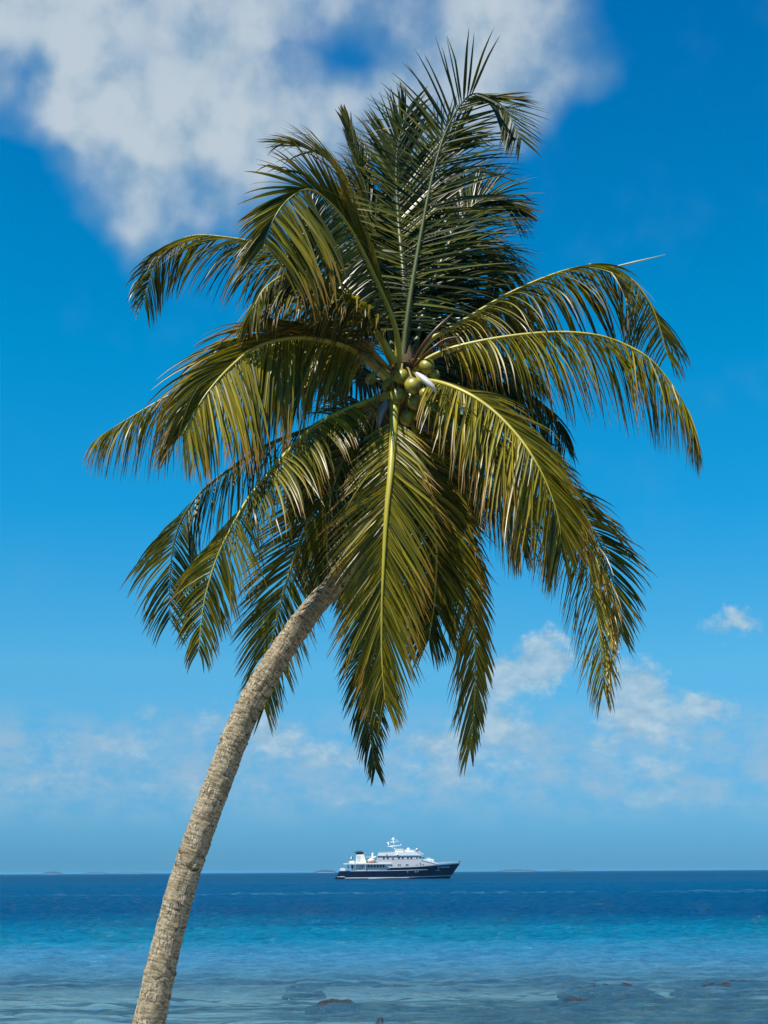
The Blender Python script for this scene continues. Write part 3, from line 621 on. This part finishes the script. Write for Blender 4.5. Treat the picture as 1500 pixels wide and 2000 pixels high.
def hull_strip(v0f, v1f, u0, u1, mat, name, proud=0, n=90, rows=5, cap=False):
    vs = []; fs = []
    for s in (1, -1):
        o0 = len(vs)
        for i in range(n + 1):
            u_ = u0 + (u1 - u0) * i / n
            for j in range(rows + 1):
                v = v0f(u_) + (v1f(u_) - v0f(u_)) * j / rows
                stem = 1290 + (1402 - 1290) * max(0, (520 - v) / 150); stern = 130 + 48 * max(0, min(1, (520 - v) / 80))
                uu = stern + (stem - stern) * (u_ - 130) / 1270.0
                h = hull_half(uu, v)
                vs.append((SX(uu), s * (h + proud), SZ(v)))
        for i in range(n):
            for j in range(rows): a = o0 + i * (rows + 1) + j; fs.append((a, a + 1, a + rows + 2, a + rows + 1))
    if cap:
        m_ = (n + 1) * (rows + 1)
        for i in range(n):   # deck or bottom between the two sides
            for j in (0, rows): a = i * (rows + 1) + j; b = a + rows + 1; fs.append((a, b, b + m_, a + m_))
        for j in range(rows): fs.append((j, j + 1, j + 1 + m_, j + m_)); k = n * (rows + 1) + j; fs.append((k, k + 1, k + 1 + m_, k + m_))
    return mesh_obj(name, vs, fs, mat, ship)
dk = lambda u: lerp_tab(DECK, u)
hull = hull_strip(lambda u: dk(u) + 2, lambda u: 513, 130, 1400, mnavy, 'hull', cap=True)
hull_strip(lambda u: 513, lambda u: 548, 130, 1400, mboot, 'hull_bottom', cap=True, n=60, rows=3)
hull_strip(lambda u: dk(u) - 5, lambda u: dk(u) + 4, 664, 1400, mwhite, 'bulwark_rail', .07, 70, 2)
hull_strip(lambda u: 438 - max(0, u - 600) * .016, lambda u: 442.5 - max(0, u - 600) * .016, 250, 1090, mwhite, 'rubbing_strake', .10, 60, 2)
hull_strip(lambda u: 506 - 3 * math.sin(max(0, min(1, (u - 250) / 700)) * 3.14) , lambda u: 512, 235, 940, mwhite, 'boot_stripe', .05, 60, 2)
hull_strip(lambda u: 513 - max(0, u - 500) * .026, lambda u: 518 - max(0, u - 500) * .027, 500, 1400, mwhite, 'boot_stripe', .06, 60, 2)
def prism(poly, y0, y1, mat, name, parent=None, taper=None):
    """polygon in drawing units, extruded across the ship"""
    n = len(poly); vs = [(SX(u), y0, SZ(v)) for u, v in poly] + [(SX(u), y1, SZ(v)) for u, v in poly]
    fs = [tuple(range(n)), tuple(range(2 * n - 1, n - 1, -1))] + [(i, (i + 1) % n, n + (i + 1) % n, n + i) for i in range(n)]
    bm = bmesh.new(); bv = [bm.verts.new(v) for v in vs]
    for f in fs: bm.faces.new([bv[i] for i in f])
    return bm_obj(name, bm, mat, parent or ship)
def rect(a, b, c, d): return [(a, b), (c, b), (c, d), (a, d)]
main = prism(rect(345, 377, 672, 438), -3.9, 3.9, mgrey, 'main_deck_house')
prism([(655, 404), (690, 372), (700, 372), (700, 404)], -4.4, 4.4, mgrey, 'deck_house_step')
upper = prism([(562, 372), (562, 296), (975, 296), (1010, 338), (1180, 380), (1185, 386), (700, 402), (690, 372)], -4.3, 4.3, mgrey, 'upper_deck_house')
prism([(215, 369), (222, 365), (560, 365), (700, 366), (700, 376), (225, 376)], -4.7, 4.7, mwhite, 'boat_deck')
top = prism([(560, 294), (572, 264), (740, 258), (940, 258), (985, 254), (1030, 280), (1016, 292)], -4.6, 4.6, mwhite, 'bridge_roof')
prism([(1000, 336), (1045, 328), (1175, 370), (1165, 378)], -4.45, 4.45, mwhite, 'foredeck_slope')
prism([(958, 254), (985, 252), (1034, 282), (1028, 286)], -4.75, 4.75, mwhite, 'bridge_visor')
# windows on both sides
def win(a, b, c, d, y, par, name='window', mat=None):
    for s in (-1, 1):
        f = prism(rect(a - 2, b - 2, c + 2, d + 2), s * y, s * (y + .05), mwhite, name, par); prism(rect(a, b, c, d), s * (y + .05), s * (y + .09), mat or mglass, 'pane', f)
for u in (462, 492, 524, 553, 583, 612): win(u, 381, u + 21, 407, 3.9, main)
for u in (615, 655, 767, 805, 858, 892): win(u, 308, u + 21, 325, 4.3, upper)
for u in (952, 982): win(u, 305, u + 16, 320, 4.3, upper)
for u in (767, 784, 846, 862, 992, 1017): win(u, 375, u + 10, 391, 4.3, upper)
win(690, 372, 717, 386, 4.3, upper, mat=mteal)
prism([(965, 301), (1003, 301), (1008, 318), (984, 318)], -3.9, 3.9, mglass, 'bridge_window', upper)
for s in (-1, 1):
    prism(rect(560, 327, 975, 329.5), s * 4.3, s * 4.36, mwhite, 'side_moulding', upper)
    prism(rect(370, 380, 372, 437), s * 3.9, s * 3.95, mwhite, 'door_frame', main); prism(rect(440, 379, 443, 436), s * 3.9, s * 4.6, mwhite, 'deck_post', main)
    prism(rect(985, 360, 1000, 362), s * 4.3, s * 4.5, mteal, 'side_light', upper); prism(rect(945, 366, 972, 384), s * 4.3, s * 4.38, mteal, 'side_door', upper)
    prism(rect(640, 380, 670, 386), s * 4.0, s * 4.6, mgrey, 'deck_bracket', main)
def ring(u, v, y, r, mat, name, par=None):
    bm = bmesh.new(); n = 20; m_ = 8
    for i in range(n):
        for j in range(m_):
            a = i / n * 6.283; b = j / m_ * 6.283; rr = r + r * .28 * math.cos(b)
            bm.verts.new((SX(u) + rr * math.cos(a), y + r * .28 * math.sin(b), SZ(v) + rr * math.sin(a)))
    bm.verts.ensure_lookup_table()
    for i in range(n):
        for j in range(m_): bm.faces.new([bm.verts[q] for q in (i * m_ + j, i * m_ + (j + 1) % m_, ((i + 1) % n) * m_ + (j + 1) % m_, ((i + 1) % n) * m_ + j)])
    return bm_obj(name, bm, mat, par or ship, True)
for s in (-1, 1):
    ring(717, 317, s * 4.42, .32, mred, 'life_ring'); ring(408, 397, s * 4.0, .34, mred, 'life_ring')
    for u in (865, 945, 968): 
        r_ = ring(u, 452, s * (hull_half(u, 452) + .02), .17, mgrey, 'porthole', hull)
def rod(u0, v0, y0, u1, v1, y1, r, mat, name, par=None, n=8):
    a = Vector((SX(u0), y0, SZ(v0))); b = Vector((SX(u1), y1, SZ(v1))); d = b - a
    bm = bmesh.new(); bmesh.ops.create_cone(bm, cap_ends=True, segments=n, radius1=r, radius2=r, depth=d.length)
    bm.transform(Matrix.Translation((a + b) / 2) @ d.to_track_quat('Z', 'Y').to_matrix().to_4x4()); return bm_obj(name, bm, mat, par or ship, True)
def ball(u, v, y, r, mat, name, par=None, sz=1, sx_=1):
    bm = bmesh.new(); bmesh.ops.create_uvsphere(bm, u_segments=16, v_segments=12, radius=r); bmesh.ops.scale(bm, vec=(sx_, 1, sz), verts=bm.verts)
    bmesh.ops.translate(bm, vec=(SX(u), y, SZ(v)), verts=bm.verts); return bm_obj(name, bm, mat, par or ship, True)
# funnel
fun = prism([(340, 364), (348, 280), (422, 278), (450, 364)], -1.7, 1.7, mwhite, 'funnel')
prism([(392, 364), (396, 284), (424, 280), (450, 364)], -1.78, 1.78, mcream, 'funnel_side', fun)
prism(rect(345, 262, 418, 279), -1.5, 1.5, mblack, 'funnel_top', fun); prism([(318, 254), (420, 252), (416, 262), (335, 262)], -1.7, 1.7, mblack, 'funnel_cap', fun)
for u, y in ((360, -.8), (378, 0), (395, .8)): rod(u, 262, y, u - 3, 240, y, .22, mblack, 'exhaust_pipe', fun)
prism(rect(352, 326, 390, 346), -1.76, -1.7, mteal, 'funnel_grille', fun)
for v in (292, 300, 308, 316): prism(rect(350, v, 392, v + 2), -1.75, -1.7, mgrey, 'louvre', fun)
# aft deck
prism([(180, 438), (184, 412), (222, 410), (240, 416), (240, 438)], -3.4, 3.4, mwhite, 'stern_locker')
for u in (266, 298, 330): 
    for s in (-1, 1): rod(u, 436, s * 4.0, u, 370, s * 4.0, .09, mwhite, 'deck_post')
prism(rect(258, 376, 266, 436), -2.5, 2.5, mgrey, 'stair_panel'); prism(rect(292, 380, 318, 434), -2.2, 2.2, mglass, 'aft_door'); prism([(150, 520), (105, 520), (108, 526), (150, 528)], -2.6, 2.6, mblack, 'swim_platform')
for s in (-1, 1):
    for v in (414, 424): rod(232, v, s * 4.1, 345, v, s * 4.1, .05, mwhite, 'railing')
    for v in (350, 357): rod(262, v, s * 4.5, 345, v, s * 4.5, .05, mwhite, 'railing')
    for v in (352, 361): rod(1180, v + 12, s * 3.0, 1395, v, s * .3, .04, mwhite, 'railing')
    rod(270, 366, s * 4.4, 270, 340, s * 4.4, .14, mblack, 'railing_light')
    for v in (238, 246): rod(830, v, s * 4.0, 962, v, s * 4.0, .05, mwhite, 'railing')
prism([(276, 364), (280, 342), (325, 340), (330, 364)], -2.2, 2.2, mwhite, 'deck_locker')
rod(292, 345, 0, 294, 285, 0, .07, mblack, 'flagstaff'); 
vs = []; fs = []
for i in range(8):
    for j in range(6): vs.append((SX(294 - 0 - j * 2.2 + i * 2.6), .15 * math.sin(i * 1.3), SZ(282 + i * 3.4 + j * 5)))
for i in range(7):
    for j in range(5): a = i * 6 + j; fs.append((a, a + 1, a + 7, a + 6))
mflag, g = newmat('striped_flag'); so = g.n('ShaderNodeSeparateXYZ'); g.l(g.n('ShaderNodeTexCoord').outputs['Generated'], so.inputs[0])
out(g, principled(g, g.ramp(so.outputs[0], [(0, (.7, .7, .7)), (.55, (.6, .62, .6)), (.6, (.02, .10, .08)), (.8, (.02, .02, .03))], 'CONSTANT'), .8).outputs[0])
mesh_obj('flag', vs, fs, mflag, ship)
# lifeboat and tender on the boat deck
def boat(u0, u1, v0, v1, y, wd, mat, name):
    vs = []; fs = []; n = 24; m_ = 12
    for i in range(n + 1):
        x = i / n; w_ = math.sin(math.pi * min(.999, max(.001, x))) ** .45
        for j in range(m_):
            a = j / m_ * 6.283; vs.append((SX(u0 + (u1 - u0) * x), y + wd * w_ * math.cos(a), SZ((v0 + v1) / 2 - 6 * (x - .5) ** 2 * 2) + (v1 - v0) / 2 * SM * w_ * math.sin(a)))
    for i in range(n):
        for j in range(m_): a = i * m_ + j; b = i * m_ + (j + 1) % m_; fs.append((a, b, b + m_, a + m_))
    return mesh_obj(name, vs, fs, mat, ship, True)
lb = boat(460, 535, 330, 362, -3.2, 1.1, morange, 'lifeboat'); boat(466, 528, 326, 346, -3.2, 1.0, mwhite, 'lifeboat_cover')
boat(460, 535, 330, 362, 3.2, 1.1, morange, 'lifeboat')
for u in (455, 530, 556): rod(u, 366, -3.5, u, 342, -3.5, .16, mblack, 'davit')
rod(548, 364, -3.6, 575, 300, -3.6, .14, mcream, 'crane_arm'); rod(480, 326, -1, 545, 302, -1, .3, mcream, 'crane_arm')
rod(512, 330, 0, 512, 275, 0, .34, mwhite, 'satellite_mast'); ball(512, 272, 0, .42, mwhite, 'satellite_dome')
rod(440, 304, 1, 560, 300, 1, .06, mcream, 'railing')
# top deck gear
prism([(738, 262), (742, 230), (820, 230), (826, 262)], -1.8, 1.8, mcream, 'mast_house'); prism(rect(736, 226, 826, 231), -2, 2, mcream, 'mast_house_roof')
for s in (-1, 1):
    prism(rect(574, 262, 735, 266), s * 4.55, s * 4.62, mwhite, 'top_rail'); ball(655, 281, s * 4.7, .22, mred, 'buoy'); ball(763, 283, s * 4.6, .35, mwhite, 'raft_canister', sx_=1.2)
    for u in range(580, 940, 24): rod(u, 262, s * 4.4, u, 252, s * 4.4, .04, mwhite, 'rail_post')
mast = rod(734, 232, 0, 720, 110, 0, .16, mwhite, 'mast'); rod(745, 232, 0, 726, 180, 0, .10, mwhite, 'mast_brace', mast)
rod(668, 200, 0, 802, 192, 0, .15, mwhite, 'spreader', mast); rod(660, 160, 0, 780, 154, 0, .12, mwhite, 'spreader', mast); rod(700, 128, 0, 745, 126, 0, .1, mwhite, 'spreader', mast)
rod(738, 132, 0, 782, 146, 0, .05, mwhite, 'radar_bar', mast); rod(735, 124, 0, 737, 104, 0, .05, mwhite, 'aerial', mast); rod(718, 112, 0, 706, 96, 0, .12, mblack, 'mast_pennant', mast)
rod(722, 212, 0, 700, 200, 0, .1, mwhite, 'mast_brace', mast)
ball(676, 174, 0, .42, mwhite, 'radar_dome', mast, sz=1.3); ball(682, 160, -.3, .24, mblack, 'mast_lamp', mast); ball(720, 172, -.3, .18, mblack, 'mast_lamp', mast); ball(802, 184, 0, .24, mwhite, 'mast_lamp', mast); ball(732, 210, -.2, .18, mblack, 'mast_lamp', mast)
rod(876, 262, -1, 876, 240, -1, .3, mwhite, 'satellite_mast'); ball(877, 233, -1, .72, mwhite, 'satellite_dome')
rod(962, 256, 0, 962, 232, 0, .3, mblack, 'search_light_post'); ball(962, 228, 0, .36, mwhite, 'search_light'); rod(830, 252, 0, 955, 250, 0, .1, mgrey, 'top_rail')
prism([(850, 262), (860, 250), (930, 250), (930, 262)], -2, 2, mwhite, 'roof_locker')
ball(1025, 316, -3.2, .26, mblue, 'bridge_lamp'); rod(1010, 330, -3.2, 1025, 318, -3.2, .05, mwhite, 'lamp_bracket')
# foredeck
cv, _ = catmull([Vector((SX(u), -1.5, SZ(v))) for u, v in ((1040, 332), (1065, 320), (1090, 320), (1120, 345), (1150, 368))], .4)
for y in (0, 3.0):
    bm_ = [p + Vector((0, y, 0)) for p in cv]
    for a, b in zip(bm_, bm_[1:]):
        pass
    vs = []; fs = []
    for p in bm_:
        for dx, dz in ((-.08, -.08), (.08, -.08), (.08, .08), (-.08, .08)): vs.append(p + Vector((dx, .1 * (1 if dx > 0 else -1), dz)))
    for k in range(len(bm_) - 1):
        for j in range(4): a = k * 4 + j; b = k * 4 + (j + 1) % 4; fs.append((a, b, b + 4, a + 4))
    mesh_obj('tender_cover_frame', vs, fs, mwhite, ship)
boat(1042, 1140, 328, 360, 0, 1.5, mwhite, 'covered_tender')
rod(1392, 368, 0, 1392, 350, 0, .08, mblack, 'bow_staff'); ball(1394, 352, 0, .32, mblack, 'anchor_ball')
# anchor pocket, name
def letters(txt, u, v, h, u1, name):
    cu = bpy.data.curves.new('t', 'FONT'); cu.body = txt; cu.size = 1; cu.extrude = .01; cu.offset = .012
    tmp = bpy.data.objects.new('t', cu); C.objects.link(tmp); bpy.context.view_layer.update()
    me = bpy.data.meshes.new_from_object(tmp); bpy.data.objects.remove(tmp); bpy.data.curves.remove(cu)
    xs_ = [q.co.x for q in me.vertices]; ys_ = [q.co.y for q in me.vertices]; W_ = (SX(u1) - SX(u)); k = W_ / (max(xs_) - min(xs_)); kz = h * SM / (max(ys_) - min(ys_))
    for q in me.vertices:
        x = SX(u) + (q.co.x - min(xs_)) * k; uu = x / SM + 130; z = SZ(v) + (q.co.y - min(ys_)) * kz + (q.co.x - min(xs_)) * k * .035
        q.co = (x, -(hull_half(uu, 520 - z / SM) + .06) - q.co.z, z)
    me.materials.append(mwhite); o = bpy.data.objects.new(name, me); C.objects.link(o); o.parent = hull; return o
letters('HANSE EXPLORER', 1197, 416, 13, 1293, 'name_lettering')
def patch(poly, mat, name):
    vs = [(SX(u), -(hull_half(u, v) + .07), SZ(v)) for u, v in poly]; mesh_obj(name, vs, [tuple(range(len(poly)))], mat, hull)
patch([(1169, 417), (1178, 403), (1188, 416)], mwhite, 'bow_emblem'); patch([(1152, 442), (1152, 437), (1192, 434), (1192, 440)], mgrey, 'anchor_pocket')
patch([(178, 499), (178, 493), (231, 493), (231, 499)], mwhite, 'stern_plate'); patch([(157, 500), (157, 493), (168, 493), (168, 500)], mwhite, 'stern_emblem')

SC.view_settings.view_transform = 'Standard'; SC.view_settings.look = 'None'; SC.view_settings.gamma = 1; SC.view_settings.exposure = .735
SC.cycles.max_bounces = 6; SC.cycles.transparent_max_bounces = 8; SC.cycles.volume_bounces = 0
